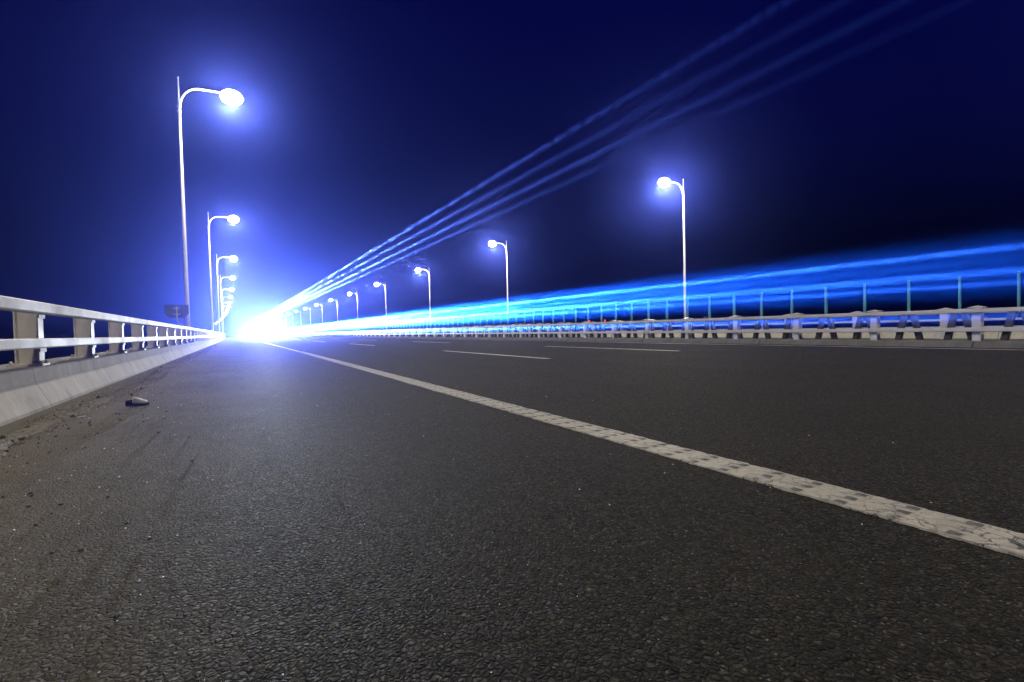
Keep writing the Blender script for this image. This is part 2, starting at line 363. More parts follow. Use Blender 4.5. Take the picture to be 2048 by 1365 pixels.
# ------------------------------------------------------------------ left parapet and railing
mb = MB(); sweep(mb, [(-1.58, -0.02), (-1.585, 0.03), (-1.69, 0.25), (-1.70, 0.368), (-1.715, 0.38), (-2.30, 0.38), (-2.32, 0.365), (-2.337, -0.35)], Y0, Y1)
tag(mb.build('concrete_parapet', M['concrete']), 'pale sloped concrete parapet base running along the shoulder under the left railing', 'parapet')

def rail_mesh(mb, x0, x1, z0, z1, joints, y0, y1, c=0.012):
    ys = [y0] + [j for j in joints if y0 < j < y1] + [y1]
    for a, b in zip(ys[:-1], ys[1:]):
        sweep(mb, rect(x0, x1, z0, z1, c), a + 0.007, b - 0.007, True, True)
    sweep(mb, rect(x0 + 0.008, x1 - 0.008, z0 + 0.008, z1 - 0.008, 0.006), y0 + 0.01, y1 - 0.01, True, True)   # sleeve inside the joints

def place(mbfun, y, mb):
    """adds a post shape built at the origin to mb at chainage y"""
    t = MB(); mbfun(t); c = cx(y); s = cslope(y)
    mb.add([(x + c + s * yy, y + yy, z) for x, yy, z in t.v], t.f)

def railing(name, label, rails, postfun, mrail, mpost, joints, y_first, step, n_part, y_end, group=None):
    root = empty(name, (0, 0, 0)); tag(root, label, 'railing', group)
    for r in rails:
        m_ = MB(); rail_mesh(m_, *r, joints, Y0, Y1); m_.build('rail', mrail, root)
    y = y_first; k = 0
    posts = []
    while y < y_end: posts.append(y); y += step
    t = MB(); postfun(t); proto = t.build('post', mpost, root)
    proto.location = (cx(posts[0]), posts[0], 0)
    for y in posts[1:n_part]:
        c = proto.copy(); COL.objects.link(c); c.parent = root; c.location = (cx(y), y, 0); c.rotation_euler = (0, 0, -math.atan(cslope(y)))
    if posts[n_part:]:
        m_ = MB()
        for y in posts[n_part:]: place(postfun, y, m_)
        o = m_.build('post', mpost, root); o['kind'] = 'stuff'
    return root

def left_post(t):
    t.box(-1.772, -1.760, -0.075, 0.075, 0.405, 0.985)       # road-side flange
    t.box(-1.945, -1.933, -0.075, 0.075, 0.405, 0.965)       # back flange
    t.box(-1.933, -1.772, -0.006, 0.006, 0.405, 0.96)        # web
    t.box(-2.00, -1.73, -0.11, 0.11, 0.382, 0.403)           # base plate
    for z in (0.605, 0.945):
        t.box(-1.760, -1.747, -0.09, 0.09, z - 0.085, z + 0.03)     # rail bracket
    for dx in (-1.75, -1.97):
        for dy in (-0.085, 0.085): t.tube([(dx, dy, 0.40), (dx, dy, 0.435)], 0.014, 6)
LJ = [10.6 + 8.8 * i for i in range(-6, 90)]
railing('bridge_railing', 'white two-rail steel bridge railing on the concrete parapet left of the shoulder',
        [(-1.745, -1.625, 0.895, 1.0), (-1.745, -1.625, 0.562, 0.655)], left_post, M['rail'], M['post'], LJ, 6.75 - 2.06 * 3, 2.06, 100, 620)

# ------------------------------------------------------------------ median barrier: two rows and the fins between
def med_post(sgn):
    def f(t):
        x = lambda a: a * sgn
        xs = lambda a, b: (min(a * sgn, b * sgn), max(a * sgn, b * sgn))
        a, b = xs(0.0, 0.012); t.box(a, b, -0.075, 0.075, 0.13, 0.835)
        a, b = xs(0.158, 0.17); t.box(a, b, -0.075, 0.075, 0.13, 0.835)
        a, b = xs(0.012, 0.158); t.box(a, b, -0.007, 0.007, 0.13, 0.83)
        # pyramid cap
        a, b = xs(-0.06, 0.19); c = (a + b) / 2
        t.box(a, b, -0.13, 0.13, 0.848, 0.862)
        t.add([(a, -0.13, 0.862), (b, -0.13, 0.862), (b, 0.13, 0.862), (a, 0.13, 0.862), (c, 0, 0.905)], [(0, 1, 4), (1, 2, 4), (2, 3, 4), (3, 0, 4)])
        t.box(c - 0.05, c + 0.05, -0.05, 0.05, 0.8355, 0.8475)
    return f
def shifted(f, dx):
    def g(t):
        u = MB(); f(u); t.add([(x + dx, y, z) for x, y, z in u.v], u.f)
    return g
MJ = [2.9 + 12.0 * i for i in range(-5, 80)]
railing('median_railing', 'grey white two-rail median railing with capped posts nearest to the camera on the kerb',
        [(13.98, 14.06, 0.745, 0.835), (13.98, 14.06, 0.335, 0.425)], shifted(med_post(1), 14.07), M['medrail'], M['medrail'], MJ, 4.7 - 2 * 3, 2.0, 100, 420)
railing('median_railing', 'rear row of the median barrier, half hidden behind braces and the front railing',
        [(15.40, 15.48, 0.735, 0.825), (15.40, 15.48, 0.335, 0.425)], shifted(med_post(-1), 15.39), M['medrail'], M['medrail'], MJ, 5.7 - 2 * 3, 2.0, 100, 420)

# glare fins, one per metre, each on an A-shaped pair of braces
def fin_parts(parent):
    t = MB()
    t.box(-0.05, -0.012, -0.012, 0.012, 0.80, 1.61); t.box(0.012, 0.05, -0.012, 0.012, 0.80, 1.61); t.box(-0.012, 0.012, 0.004, 0.010, 0.80, 1.605)
    t.build('glare_fin', M['fin'], parent)
    for s in (-1, 1):
        u = MB()
        u.add([(-0.06, s * 0.02, 0.82), (0.06, s * 0.02, 0.82), (0.06, s * 0.13, 0.82), (-0.06, s * 0.13, 0.82),
               (-0.06, s * 0.17, 0.131), (0.06, s * 0.17, 0.131), (0.06, s * 0.29, 0.131), (-0.06, s * 0.29, 0.131)],
              [(0, 1, 2, 3), (4, 5, 6, 7), (0, 1, 5, 4), (1, 2, 6, 5), (2, 3, 7, 6), (3, 0, 4, 7)])
        u.build('brace', M['brace'], parent)
FX = 14.66
fin0 = empty('glare_screen_post', (FX, 1.2, 0)); fin_parts(fin0)
FIN_LABEL = 'thin teal glare fin on dark A-shaped braces along the middle of the median'
tag(fin0, FIN_LABEL, 'glare fin', 'glare fins on the median')
for i in range(1, 110):
    y = 1.2 + i
    c = copy_tree(fin0); c.location = (FX + cx(y), y, 0); c.rotation_euler = (0, 0, -math.atan(cslope(y)))
t = MB()
for i in range(110, 380):
    y = 1.2 + i; c = cx(y)
    t.box(FX + c - 0.05, FX + c + 0.05, y - 0.012, y + 0.012, 0.80, 1.61)
    for s in (-1, 1):
        t.add([(FX + c - 0.06, y + s * 0.02, 0.82), (FX + c + 0.06, y + s * 0.02, 0.82), (FX + c + 0.06, y + s * 0.13, 0.82), (FX + c - 0.06, y + s * 0.13, 0.82),
               (FX + c - 0.06, y + s * 0.17, 0.131), (FX + c + 0.06, y + s * 0.17, 0.131), (FX + c + 0.06, y + s * 0.29, 0.131), (FX + c - 0.06, y + s * 0.29, 0.131)],
              [(0, 1, 2, 3), (4, 5, 6, 7), (0, 1, 5, 4), (1, 2, 6, 5), (2, 3, 7, 6), (3, 0, 4, 7)])
tag(t.build('glare_screen_post', M['fin']), 'far glare fins merging into one row along the median', 'glare fin', 'glare fins on the median', 'stuff')

# ------------------------------------------------------------------ far parapet
mb = MB(); sweep(mb, [(31.2, -0.45), (31.21, -0.38), (31.34, -0.14), (31.37, -0.06), (31.39, -0.05), (32.36, -0.05), (32.39, -0.07), (32.398, -0.6)], Y0, Y1)
tag(mb.build('concrete_parapet', M['cream']), 'cream concrete parapet base along the far side of the opposite carriageway', 'parapet')
def far_post(t):
    u = MB(); left_post(u); t.add([(29.82 - x, y, z - 0.43) for x, y, z in u.v], u.f)
railing('bridge_railing', 'white two-rail railing on the far parapet, seen through the median barrier',
        [(31.46, 31.56, 0.485, 0.595), (31.46, 31.56, 0.125, 0.225)], far_post, M['rail'], M['rail'], LJ, 2.0, 2.2, 100, 330)

# ------------------------------------------------------------------ street lamps
LAMP_P = 8600.0
def batwing(ld):
    """road lanterns throw most of their light sideways along the road, less straight down"""
    ld.use_nodes = True; nt = ld.node_tree; e = nt.nodes['Emission']
    tc = N(nt, 'ShaderNodeTexCoord'); s = N(nt, 'ShaderNodeSeparateXYZ'); nt.links.new(tc.outputs['Normal'], s.inputs[0])
    r = ramp(nt, math_(nt, 'ABSOLUTE', s.outputs[2]), [(0.0, 0.75), (0.35, 1.0), (0.75, 0.5), (1.0, 0.36)])
    nt.links.new(r.outputs[0], e.inputs['Strength'])
def lamp_parts(root, side, head, base, reach, power):
    """side +1: arm reaches towards +x"""
    s = side; H = head - base
    t = MB(); t.tube([(0, 0, -0.3), (0, 0, 2.0), (0, 0, H - 0.9)], [0.105, 0.10, 0.055], 16)
    t.tube([(0, 0, H - 0.9), (0, 0, H - 0.2), (0, 0, H + 0.38)], [0.05, 0.035, 0.02], 10)
    t.tube([(0, 0, H + 0.36), (0, 0, H + 0.42), (0, 0, H + 0.46)], [0.035, 0.035, 0.01], 8)
    for z in (H - 1.0, H - 1.25): t.tube([(0, 0, z), (0, 0, z + 0.07)], 0.085, 12)
    t.box(-0.2, 0.2, -0.2, 0.2, -0.33, -0.29)
    t.build('pole', M['lamp_pole'], root)
    a = MB(); pts = []
    for i in range(13):
        an = math.pi / 2 * i / 12
        pts.append((s * (0.04 + 0.85 * (1 - math.cos(an))), 0, H - 0.95 + 0.99 * math.sin(an)))
    pts += [(s * (reach - 0.35), 0, H + 0.055)]
    a.tube(pts, [0.05] * 6 + [0.045] * 7 + [0.04], 10); a.build('arm', M['lamp_pole'], root)
    # flat cobra head
    h = MB(); prof = [(-0.42, 0.04, 0.035), (-0.30, 0.09, 0.06), (-0.05, 0.17, 0.085), (0.25, 0.18, 0.08), (0.42, 0.13, 0.055), (0.50, 0.04, 0.02)]
    vs = []; fs = []; n = 10
    for px, w, hh in prof:
        for k in range(n):
            an = math.pi * k / (n - 1)
            vs.append((s * (reach + px), w * math.cos(an), H + 0.03 + hh * math.sin(an) * 1.3))
    for i in range(len(prof) - 1):
        for k in range(n):
            k2 = (k + 1) % n; fs.append((i * n + k, i * n + k2, (i + 1) * n + k2, (i + 1) * n + k))
    h.add(vs, fs, smooth=True); ho = h.build('lamp_head', M['lamp_head'], root)
    # glowing bowl under the head, enlarged so its shape stands in for the glare
    b = MB(); vs = []; fs = []; nu, nv = 18, 11
    for j in range(nv):
        ph = math.pi * (j / (nv - 1) - 0.5)
        for k in range(nu):
            an = 2 * math.pi * k / nu
            vs.append((s * reach + s * 0.12 + 0.50 * math.cos(an) * math.cos(ph) * s, 0.40 * math.sin(an) * math.cos(ph), H - 0.10 - 0.36 * math.sin(ph)))
    for j in range(nv - 1):
        for k in range(nu): fs.append((j * nu + k, j * nu + (k + 1) % nu, (j + 1) * nu + (k + 1) % nu, (j + 1) * nu + k))
    b.add(vs, fs, smooth=True); b.build('lens', M['lens'], ho)
    ld = bpy.data.lights.new('lamp_or_trail_light', 'POINT'); ld.energy = power; ld.color = (1.0, 0.92, 0.79); ld.shadow_soft_size = 0.16
    batwing(ld)
    lo = bpy.data.objects.new('lamp_or_trail_light', ld); COL.objects.link(lo); lo.parent = root; lo.location = (s * (reach + 0.12), 0, H - 0.62)

ORD = ['nearest', 'second', 'third', 'fourth', 'fifth', 'sixth', 'seventh', 'eighth', 'ninth', 'tenth', 'eleventh', 'twelfth', 'thirteenth', 'fourteenth', 'fifteenth', 'sixteenth', 'seventeenth', 'eighteenth', 'nineteenth', 'twentieth']
SP = 30.2
for side, X, base, head, reach in ((1, -2.12, 0.38, 12.72, 2.12), (-1, 32.0, -0.05, 11.97, 2.0)):
    row = 'lamps along the left parapet' if side > 0 else 'lamps along the far right parapet'
    proto = empty('street_lamp', (X, -1.2, base)); lamp_parts(proto, side, head, base, reach, LAMP_P)
    for i in range(-1, 19):
        y = 29.0 + SP * i
        o = proto if i == -1 else copy_tree(proto)
        if i > 7:                                   # beyond about 240 m a lamp lights nothing one can see: only its globe glows
            for ch in list(o.children):
                if ch.type == 'LIGHT': bpy.data.objects.remove(ch)
        o.location = (X + cx(y), y, base); o.rotation_euler = (0, 0, -math.atan(cslope(y)))
        where = 'left railing' if side > 0 else 'far right railing'
        if i == -1: lab = 'white street lamp by the %s just behind the camera' % where
        elif i == 0: lab = 'tall white lit street lamp by the %s, nearest of its row' % where
        else: lab = 'white lit street lamp by the %s, %s from the nearest of its row' % (where, ORD[i])
        tag(o, lab, 'street lamp', row)

# ------------------------------------------------------------------ road sign seen from behind, blue sign, red marker
sg = empty('road_sign', (-2.15, 25.0, 0.38)); tag(sg, 'dark back of a cut-corner road sign on a bent pipe behind the left railing', 'road sign')
t = MB(); pl = [(-0.42, 0.28), (0.42, 0.28), (0.42, -0.08), (0.27, -0.27), (-0.27, -0.27), (-0.42, -0.08)]
vs = [(x - 0.1, 0.06, 1.31 + z) for x, z in pl] + [(x - 0.1, 0.075, 1.31 + z) for x, z in pl]
t.add(vs, [tuple(range(6)), tuple(range(11, 5, -1))] + [(i, (i + 1) % 6, (i + 1) % 6 + 6, i + 6) for i in range(6)]); t.build('board', M['sign_back'], sg)
t = MB(); t.tube([(0.25, 0, 0.1), (0.22, 0, 0.55), (0.12, 0, 0.68), (-0.05, 0, 0.82), (-0.1, 0, 0.92), (-0.1, 0, 1.53)], 0.03, 10); t.build('pipe', M['galv'], sg)
for z in (1.2, 1.45):
    t = MB(); t.box(-0.22, 0.02, 0.03, 0.06, z - 0.025, z + 0.025); t.build('clamp', M['galv'], sg)

bs = empty('blue_sign', (31.9, 26.8, -0.05)); tag(bs, 'small blue sign with pale border above the far parapet, behind the median rail', 'road sign')
t = MB(); t.box(-0.34, 0.34, 0.0, 0.02, 0.75, 1.25); t.build('board', M['blue'], bs)
t = MB()
for a in ((-0.335, 0.335, 1.215, 1.245), (-0.335, 0.335, 0.755, 0.785), (-0.335, -0.30, 0.785, 1.215), (0.30, 0.335, 0.785, 1.215)): t.box(a[0], a[1], -0.006, -0.001, a[2], a[3])
for x in (-0.16, 0.0, 0.16): t.box(x - 0.045, x + 0.045, -0.006, -0.001, 1.0, 1.1)
t.build('sign_border', M['white'], bs)
t = MB(); t.tube([(0.12, 0.05, 0.0), (0.12, 0.05, 0.35), (0.0, 0.05, 0.6), (0.0, 0.05, 1.15)], 0.03, 8); t.build('pipe', M['white'], bs)

for y in (17.2, 18.3):
    rm = empty('marker_lamp', (14.02, y, 0.8355)); tag(rm, 'tiny red marker lamp on top of the median rail', 'marker lamp', 'red marker lamps on the median rail')
    t = MB(); t.box(-0.03, 0.03, -0.03, 0.03, 0.0, 0.03); t.build('base', M['sole'], rm)
    t = MB(); t.tube([(0, 0, 0.03), (0, 0, 0.08), (0, 0, 0.095)], [0.025, 0.025, 0.012], 10); t.build('lens', M['red_led'], rm)

# ------------------------------------------------------------------ slipper, straw, grit
sl = empty('slipper', (-0.86, 5.82, 0.004), math.atan2(-0.40, 0.92)); tag(sl, 'lost slip-on shoe with grey toe and dark heel lying on the dusty shoulder', 'slipper')
def halfw(u):   # half width along the length u in 0..1 (heel to toe)
    return 0.045 * math.sqrt(max(0, 1 - ((u - 0.14) / 0.14) ** 2)) if u < 0.14 else (0.045 * math.sqrt(max(0.0, 1 - ((u - 0.72) / 0.28) ** 2)) if u > 0.72 else 0.036 + 0.009 * abs(math.cos(math.pi * (u - 0.14) / 0.58)))
L = 0.19; us = [0.5 - 0.5 * math.cos(math.pi * i / 24) for i in range(25)]
def slab(z0, z1, k):
    t = MB(); ring = [((u - 0.5) * L, halfw(u) * k) for u in us] + [((u - 0.5) * L, -halfw(u) * k) for u in us[-2:0:-1]]
    n = len(ring); vs = [(x, y, z0) for x, y in ring] + [(x, y, z1) for x, y in ring]
    t.add(vs, [tuple(range(n)), tuple(range(2 * n - 1, n - 1, -1))] + [(i, (i + 1) % n, (i + 1) % n + n, i + n) for i in range(n)]); return t
slab(0, 0.020, 1.04).build('sole', M['sole'], sl); slab(0.021, 0.027, 0.96).build('insole', M['shoe_in'], sl)
t = MB(); vs = []; fs = []; nu, nv = 14, 13
for i in range(nu):
    for j in range(nv):
        an = math.pi * j / (nv - 1)
        start = 0.36 + 0.06 * (1 - math.sin(an)) - 0.0
        u = start + (0.995 - start) * (i / (nu - 1))
        hh = 0.046 * (1 - ((u - 0.36) / 0.64)) ** 0.8 + 0.009
        w = halfw(min(u, 0.995)) * 1.02
        vs.append(((u - 0.5) * L, w * math.cos(an), 0.018 + hh * math.sin(an)))
for i in range(nu - 1):
    for j in range(nv - 1): fs.append((i * nv + j, i * nv + j + 1, (i + 1) * nv + j + 1, (i + 1) * nv + j))
t.add(vs, fs, smooth=True); up = t.build('upper', M['shoe'], sl)
t2 = MB(); hv = []; hf = []; hu = [0.46, 0.36, 0.26, 0.17, 0.10, 0.05, 0.02, 0.0]
hp = [(u, 1) for u in hu] + [(u, -1) for u in hu[-2::-1]]
for u, sg_ in hp:
    for zz in (0.020, 0.036, 0.050 - 0.008 * u / 0.46): hv.append(((u - 0.5) * L, sg_ * halfw(u) * (1.02 - 0.10 * (zz - 0.02) / 0.03), zz))
for i in range(len(hp) - 1):
    for k in range(2): hf.append((i * 3 + k, (i + 1) * 3 + k, (i + 1) * 3 + k + 1, i * 3 + k + 1))
t2.add(hv, hf, smooth=True); hc = t2.build('heel_counter', M['shoe_in'], sl); q = hc.modifiers.new('thickness', 'SOLIDIFY'); q.thickness = 0.004
sm = up.modifiers.new('thickness', 'SOLIDIFY'); sm.thickness = 0.004; sm.offset = 1
t = MB(); ed = [Vector(vs[j]) + Vector((0, 0, 0.002)) for j in range(nv)]; t.tube(ed, 0.0032, 6); t.build('piping', M['white'], sl)

t = MB(); t.tube([(0, 0, 0.006), (0.05, 0.04, 0.012), (0.10, 0.085, 0.008)], 0.006, 6); st = t.build('stick', M['straw']); st.location = (-1.158, 5.17, 0.012); st.scale = (.42, .42, .42); tag(st, 'pale straw lying in the gutter grit near the slipper', 'straw')

def crumbs(name, mat, n, region, smin, smax, lab, cat, flat=0.7):
    t = MB(); rng = random.Random(len(name) * 31 + n)
    for _ in range(n):
        x, y = region(rng); s = smin + (smax - smin) * rng.random() ** 3
        pts = []
        for a in range(5):
            an = 2 * math.pi * a / 5 + rng.random(); pts.append((x + s * math.cos(an) * (0.6 + 0.4 * rng.random()) + cx(y), y + s * math.sin(an) * (0.6 + 0.4 * rng.random()), 0.001))
        top = [(x + (p[0] - x - cx(y)) * 0.55 + cx(y) + (rng.random() - .5) * s * .4, y + (p[1] - y) * 0.55, s * flat * (0.5 + 0.7 * rng.random())) for p in pts]
        t.add(pts + top, [tuple(range(5, 10))] + [(i, (i + 1) % 5, (i + 1) % 5 + 5, i + 5) for i in range(5)])
    o = t.build(name, mat); tag(o, lab, cat, kind='stuff'); return o
def reg_ridge(r):
    y = 1.6 + 40 * r.random() ** 2.2; x = -1.24 + 0.09 * math.sin(y * 0.9) + r.gauss(0, 0.05) + (0.12 * r.random() if r.random() < 0.25 else 0); return x, y
def reg_shoulder(r):
    y = 1.0 + 26 * r.random() ** 1.8; x = -1.5 + abs(r.gauss(0, 0.55)); return x, y
def reg_lane(r):
    y = 0.8 + 16 * r.random() ** 1.4; return -1.5 + 4.5 * r.random() ** 1.4, y
# the ridge itself: a low jagged windrow of silt and grit
t = MB(); rng = random.Random(3); vs = []; fs = []; nx = 15; y = 1.4; rows = 0; jit = [0.0] * nx
while y < 48:
    c0 = -1.24 + 0.09 * math.sin(y * 0.9); w = 0.085 + 0.03 * math.sin(y * 2.3 + 1) + 0.02 * math.sin(y * 7.1)
    amp = 0.020 + 0.010 * math.sin(y * 3.7) + 0.005 * math.sin(y * 11.3)
    for k in range(nx):
        q = 2 * k / (nx - 1) - 1
        if rng.random() < 0.35: jit[k] = rng.random()
        h = max(0.0, 1 - q * q) * amp * (0.25 + rng.random() * 0.5 + jit[k] * 1.3)
        vs.append((c0 + q * w * (1 + 0.15 * rng.random()) + cx(y), y + rng.gauss(0, 0.004), h - (0.003 if abs(q) > 0.99 else -0.001)))
    rows += 1; y += 0.016 if y < 12 else 0.05
for i in range(rows - 1):
    for k in range(nx - 1): fs.append((i * nx + k, i * nx + k + 1, (i + 1) * nx + k + 1, (i + 1) * nx + k))
t.add(vs, fs); o = t.build('silt_ridge', M['silt']); tag(o, 'low jagged ridge of silt and grit along the gutter', 'silt', kind='stuff')
crumbs('grit', M['clod'], 700, reg_ridge, 0.006, 0.028, 'dark clods lying along the gutter ridge', 'grit', 0.7)
crumbs('grit', M['crumb'], 8000, reg_ridge, 0.003, 0.012, 'ridge of dark grit along the gutter', 'grit')
crumbs('grit', M['sole'], 1500, reg_shoulder, 0.003, 0.015, 'dark crumbs strewn over the dusty shoulder', 'grit', 0.6)
crumbs('glass_crumbs', M['shard'], 1300, reg_shoulder, 0.002, 0.0062, 'bright glass crumbs sparkling in the shoulder dust', 'glass crumbs', 0.9)
crumbs('glass_crumbs', M['shard'], 420, reg_lane, 0.002, 0.0052, 'bright glass crumbs scattered on the near asphalt', 'glass crumbs', 0.9)

# ------------------------------------------------------------------ vehicles far down the road, facing the camera with their lamps on; lorry and coach added for trail beams
def spot(parent, loc, target, power, col, angle, name='lamp_or_trail_light', size=0.08):
    ld = bpy.data.lights.new(name, 'SPOT'); ld.energy = power; ld.color = col; ld.spot_size = R(angle); ld.spot_blend = 0.8; ld.shadow_soft_size = size
    o = bpy.data.objects.new(name, ld); COL.objects.link(o); o.parent = parent; o.location = loc
    d = Vector(target) - (Vector(parent.location) + Vector(loc)); o.rotation_euler = d.to_track_quat('-Z', 'Y').to_euler()
    return o
def trail_beam(parent, loc, target, w, h, power, col, spread):  # narrow area light added to draw a light trail through the haze
    ld = bpy.data.lights.new('lamp_or_trail_light', 'AREA'); ld.shape = 'RECTANGLE'; ld.size = w; ld.size_y = h; ld.energy = power; ld.color = col; ld.spread = R(spread)
    o = bpy.data.objects.new('lamp_or_trail_light', ld); COL.objects.link(o); o.parent = parent; o.location = loc
    d = Vector(target) - (Vector(parent.location) + Vector(loc)); o.rotation_euler = d.to_track_quat('-Z', 'Y').to_euler()
    return o
def wheel(parent, x, y, r, w):
    t = MB(); t.tube([(x - w / 2, y, r), (x - w / 2 + 0.03, y, r), (x + w / 2 - 0.03, y, r), (x + w / 2, y, r)], [r * 0.9, r, r, r * 0.9], 18); wo = t.build('wheel', M['tyre'], parent)
    t = MB(); sx = 1 if x > 0 else -1; t.tube([(x + sx * (w / 2 - 0.02), y, r), (x + sx * (w / 2 + 0.012), y, r)], [r * 0.6, r * 0.55], 16); t.build('rim', M['rim'], wo)
def loft(t, secs, smooth=True):
    """secs: list of (y, [(x,z)...]) closed rings"""
    n = len(secs[0][1]); vs = [(x, y, z) for y, ring in secs for x, z in ring]; fs = []
    for i in range(len(secs) - 1):
        for k in range(n): fs.append((i * n + k, i * n + (k + 1) % n, (i + 1) * n + (k + 1) % n, (i + 1) * n + k))
    fs += [tuple(range(n)), tuple((len(secs) - 1) * n + k for k in range(n - 1, -1, -1))]
    t.add(vs, fs, smooth=False)
def rr(w, z0, z1, c): return [(-w + c, z0), (w - c, z0), (w, z0 + c), (w, z1 - c), (w - c, z1), (-w + c, z1), (-w, z1 - c), (-w, z0 + c)]
def headlights(root, xs, y, z, r, power, angle, tgt):
    for x in xs:
        t = MB(); t.tube([(x, y, z), (x, y - 0.03, z), (x, y - 0.06, z)], [r, r, r * 0.7], 14); t.build('headlight', M['headlight'], root)
        spot(root, (x, y - 0.16, z), tgt, power, (0.78, 0.87, 1.0), angle)
XEN = (0.42, 0.60, 1.0)
def make_car(x, y, body, label, power):
    root = empty('car', (x + cx(y), y, 0.004)); tag(root, label, 'car', 'vehicles coming towards the camera')
    t = MB(); loft(t, [(0, rr(.80, .30, .66, .1)), (.12, rr(.87, .22, .76, .1)), (1.1, rr(.90, .22, .92, .1)), (3.6, rr(.90, .22, .98, .1)), (4.3, rr(.88, .25, .96, .1)), (4.45, rr(.82, .32, .9, .1))]); t.build('body', body, root)
    t = MB(); loft(t, [(1.05, rr(.74, .9, .94, .01)), (1.95, rr(.62, .93, 1.42, .08)), (3.1, rr(.62, .95, 1.45, .08)), (4.0, rr(.70, .95, 1.0, .01))]); t.build('cabin', M['glass'], root)
    t = MB(); loft(t, [(1.98, rr(.60, 1.425, 1.46, .01)), (3.05, rr(.60, 1.455, 1.49, .01))]); t.build('roof', body, root)
    t = MB(); t.box(-.5, .5, -.012, .05, .36, .55); t.build('grille', M['tyre'], root)
    for s in (-1, 1):
        t = MB(); t.box(s * .98 - .09, s * .98 + .09, 1.3, 1.42, .92, 1.04); t.build('mirror', body, root)
        for yy in (.85, 3.55): wheel(root, s * .80, yy, .31, .2)
    headlights(root, (-.64, .64), 0.02, .66, .10, power, 26, (0.6, 0, .6))
    return root
def make_lorry(x, y, label):
    root = empty('lorry', (x + cx(y), y, 0.004)); tag(root, label, 'lorry', 'vehicles coming towards the camera')
    t = MB(); loft(t, [(0, rr(1.2, .55, 2.55, .12)), (.25, rr(1.22, .5, 2.75, .12)), (2.0, rr(1.22, .5, 2.8, .12))]); t.build('cab', M['body_white'], root)
    t = MB(); loft(t, [(-.015, rr(1.08, 1.5, 2.35, .1)), (.1, rr(1.08, 1.5, 2.35, .1))]); t.build('windscreen', M['glass'], root)
    t = MB(); loft(t, [(2.2, rr(1.24, 1.0, 3.4, .05)), (9.0, rr(1.24, 1.0, 3.4, .05))]); t.build('cargo_box', M['body_white'], root)
    t = MB(); t.box(-.5, .5, 2.0, 9.0, .62, .92); t.build('chassis', M['body_dark'], root)
    t = MB(); t.box(-1.2, 1.2, -.12, .02, .38, .75); t.build('bumper', M['body_dark'], root)
    t = MB(); t.box(-.8, .8, -.02, .03, .9, 1.35); t.build('grille', M['tyre'], root)
    for s in (-1, 1):
        t = MB(); t.box(s * 1.38 - .1, s * 1.38 + .1, .05, .15, 1.7, 2.2); t.build('mirror', M['body_dark'], root)
        for yy in (1.0, 6.8, 8.1): wheel(root, s * 1.05, yy, .5, .3)
    headlights(root, (-.9, .9), -.13, .85, .13, HEAD_P, 26, (1.0, 0, .7))
    for x2 in (-.58, -.19, .19, .58):
        t = MB(); t.box(x2 - .07, x2 + .07, .06, .2, 2.78, 2.88); t.build('roof_lamp', M['headlight'], root)
    return root
HEAD_P = 60000.0
make_car(3.75, 88.0, M['body_dark'], 'dark car with blinding headlights in the lane beside the edge line', HEAD_P)
make_car(7.4, 118.0, M['body_white'], 'pale car with glaring headlights in the middle lane', HEAD_P)
lorry = make_lorry(3.6, 140.0, 'added white box lorry, its four roof lamps the source of thin trail beams')  # lorry added to carry the thin trail beams

def make_coach(x, y, label):
    root = empty('coach', (x + cx(y), y, 0.004)); tag(root, label, 'coach', 'vehicles coming towards the camera')
    t = MB(); loft(t, [(0, rr(1.18, .35, 3.2, .15)), (.3, rr(1.25, .3, 3.4, .15)), (11.5, rr(1.25, .3, 3.4, .15)), (11.8, rr(1.2, .4, 3.3, .15))]); t.build('body', M['body_blue'], root)
    t = MB(); loft(t, [(-.015, rr(1.05, 2.1, 2.85, .1)), (.1, rr(1.05, 2.1, 2.85, .1))]); t.build('windscreen', M['glass'], root)
    for s in (-1, 1):
        for k in range(6):
            t = MB(); t.box(s * 1.258 - .006, s * 1.258 + .006, 1.3 + k * 1.65, 2.8 + k * 1.65, 1.65, 2.75); t.build('window', M['glass'], root)
        t = MB(); t.box(s * 1.42 - .09, s * 1.42 + .09, -.25, -.12, 2.0, 2.5); t.build('mirror', M['body_dark'], root)
        for yy in (2.4, 8.8): wheel(root, s * 1.08, yy, .5, .3)
    t = MB(); t.box(-1.0, 1.0, -.05, -.02, 1.12, 2.0); t.build('trail_board', M['trail_glow'], root)  # made-up glowing board, the source given to the blue trail beams
    headlights(root, (-.95, .95), -.02, .68, .13, HEAD_P, 26, (6.0, 0, .7))
    return root
coach = make_coach(11.2, 165.0, 'added blue coach with a made-up glowing board on its front in the lane by the median')  # coach added to carry the blue trail beams

BLUE = (0.05, 0.62, 1.0)  # tint of the added beams that form the blue trail band
B = coach
if True:
    tx = 12.0
    trail_beam(B, (0, -.10, 1.56), (tx, 0, 1.56), 1.6, 0.86, 19000, BLUE, 0.22)
    for z, hh, p in ((1.86, .05, 1.0), (1.66, .02, .3), (1.47, .04, .9), (1.41, .03, .7), (1.24, .03, .9)):
        trail_beam(B, (0, -.12, z), (tx, 0, z), .3, hh, 330000 * .3 * hh * p, (0.25, 0.9, 1.0), 0.05)
    trail_beam(B, (0, -.12, .60), (tx, 0, .60), 1.6, .14, 1300, (0.15, 0.6, 1.0), 0.05)
    trail_beam(B, (0, -.14, .66), (tx, 0, .66), .3,   .03, 2600, (0.3, 0.9, 1.0), 0.06)
for x2, tx, pw in ((-.58, 3.385, 95), (-.19, 3.73, 50), (.19, 4.11, 75), (.58, 4.5, 42)):  # four thin beams added to draw the high light trails
    trail_beam(lorry, (x2, .04, 2.83), (tx, 0, 2.83), .012, .012, pw, (0.7, 0.95, 1.0), 0.042)

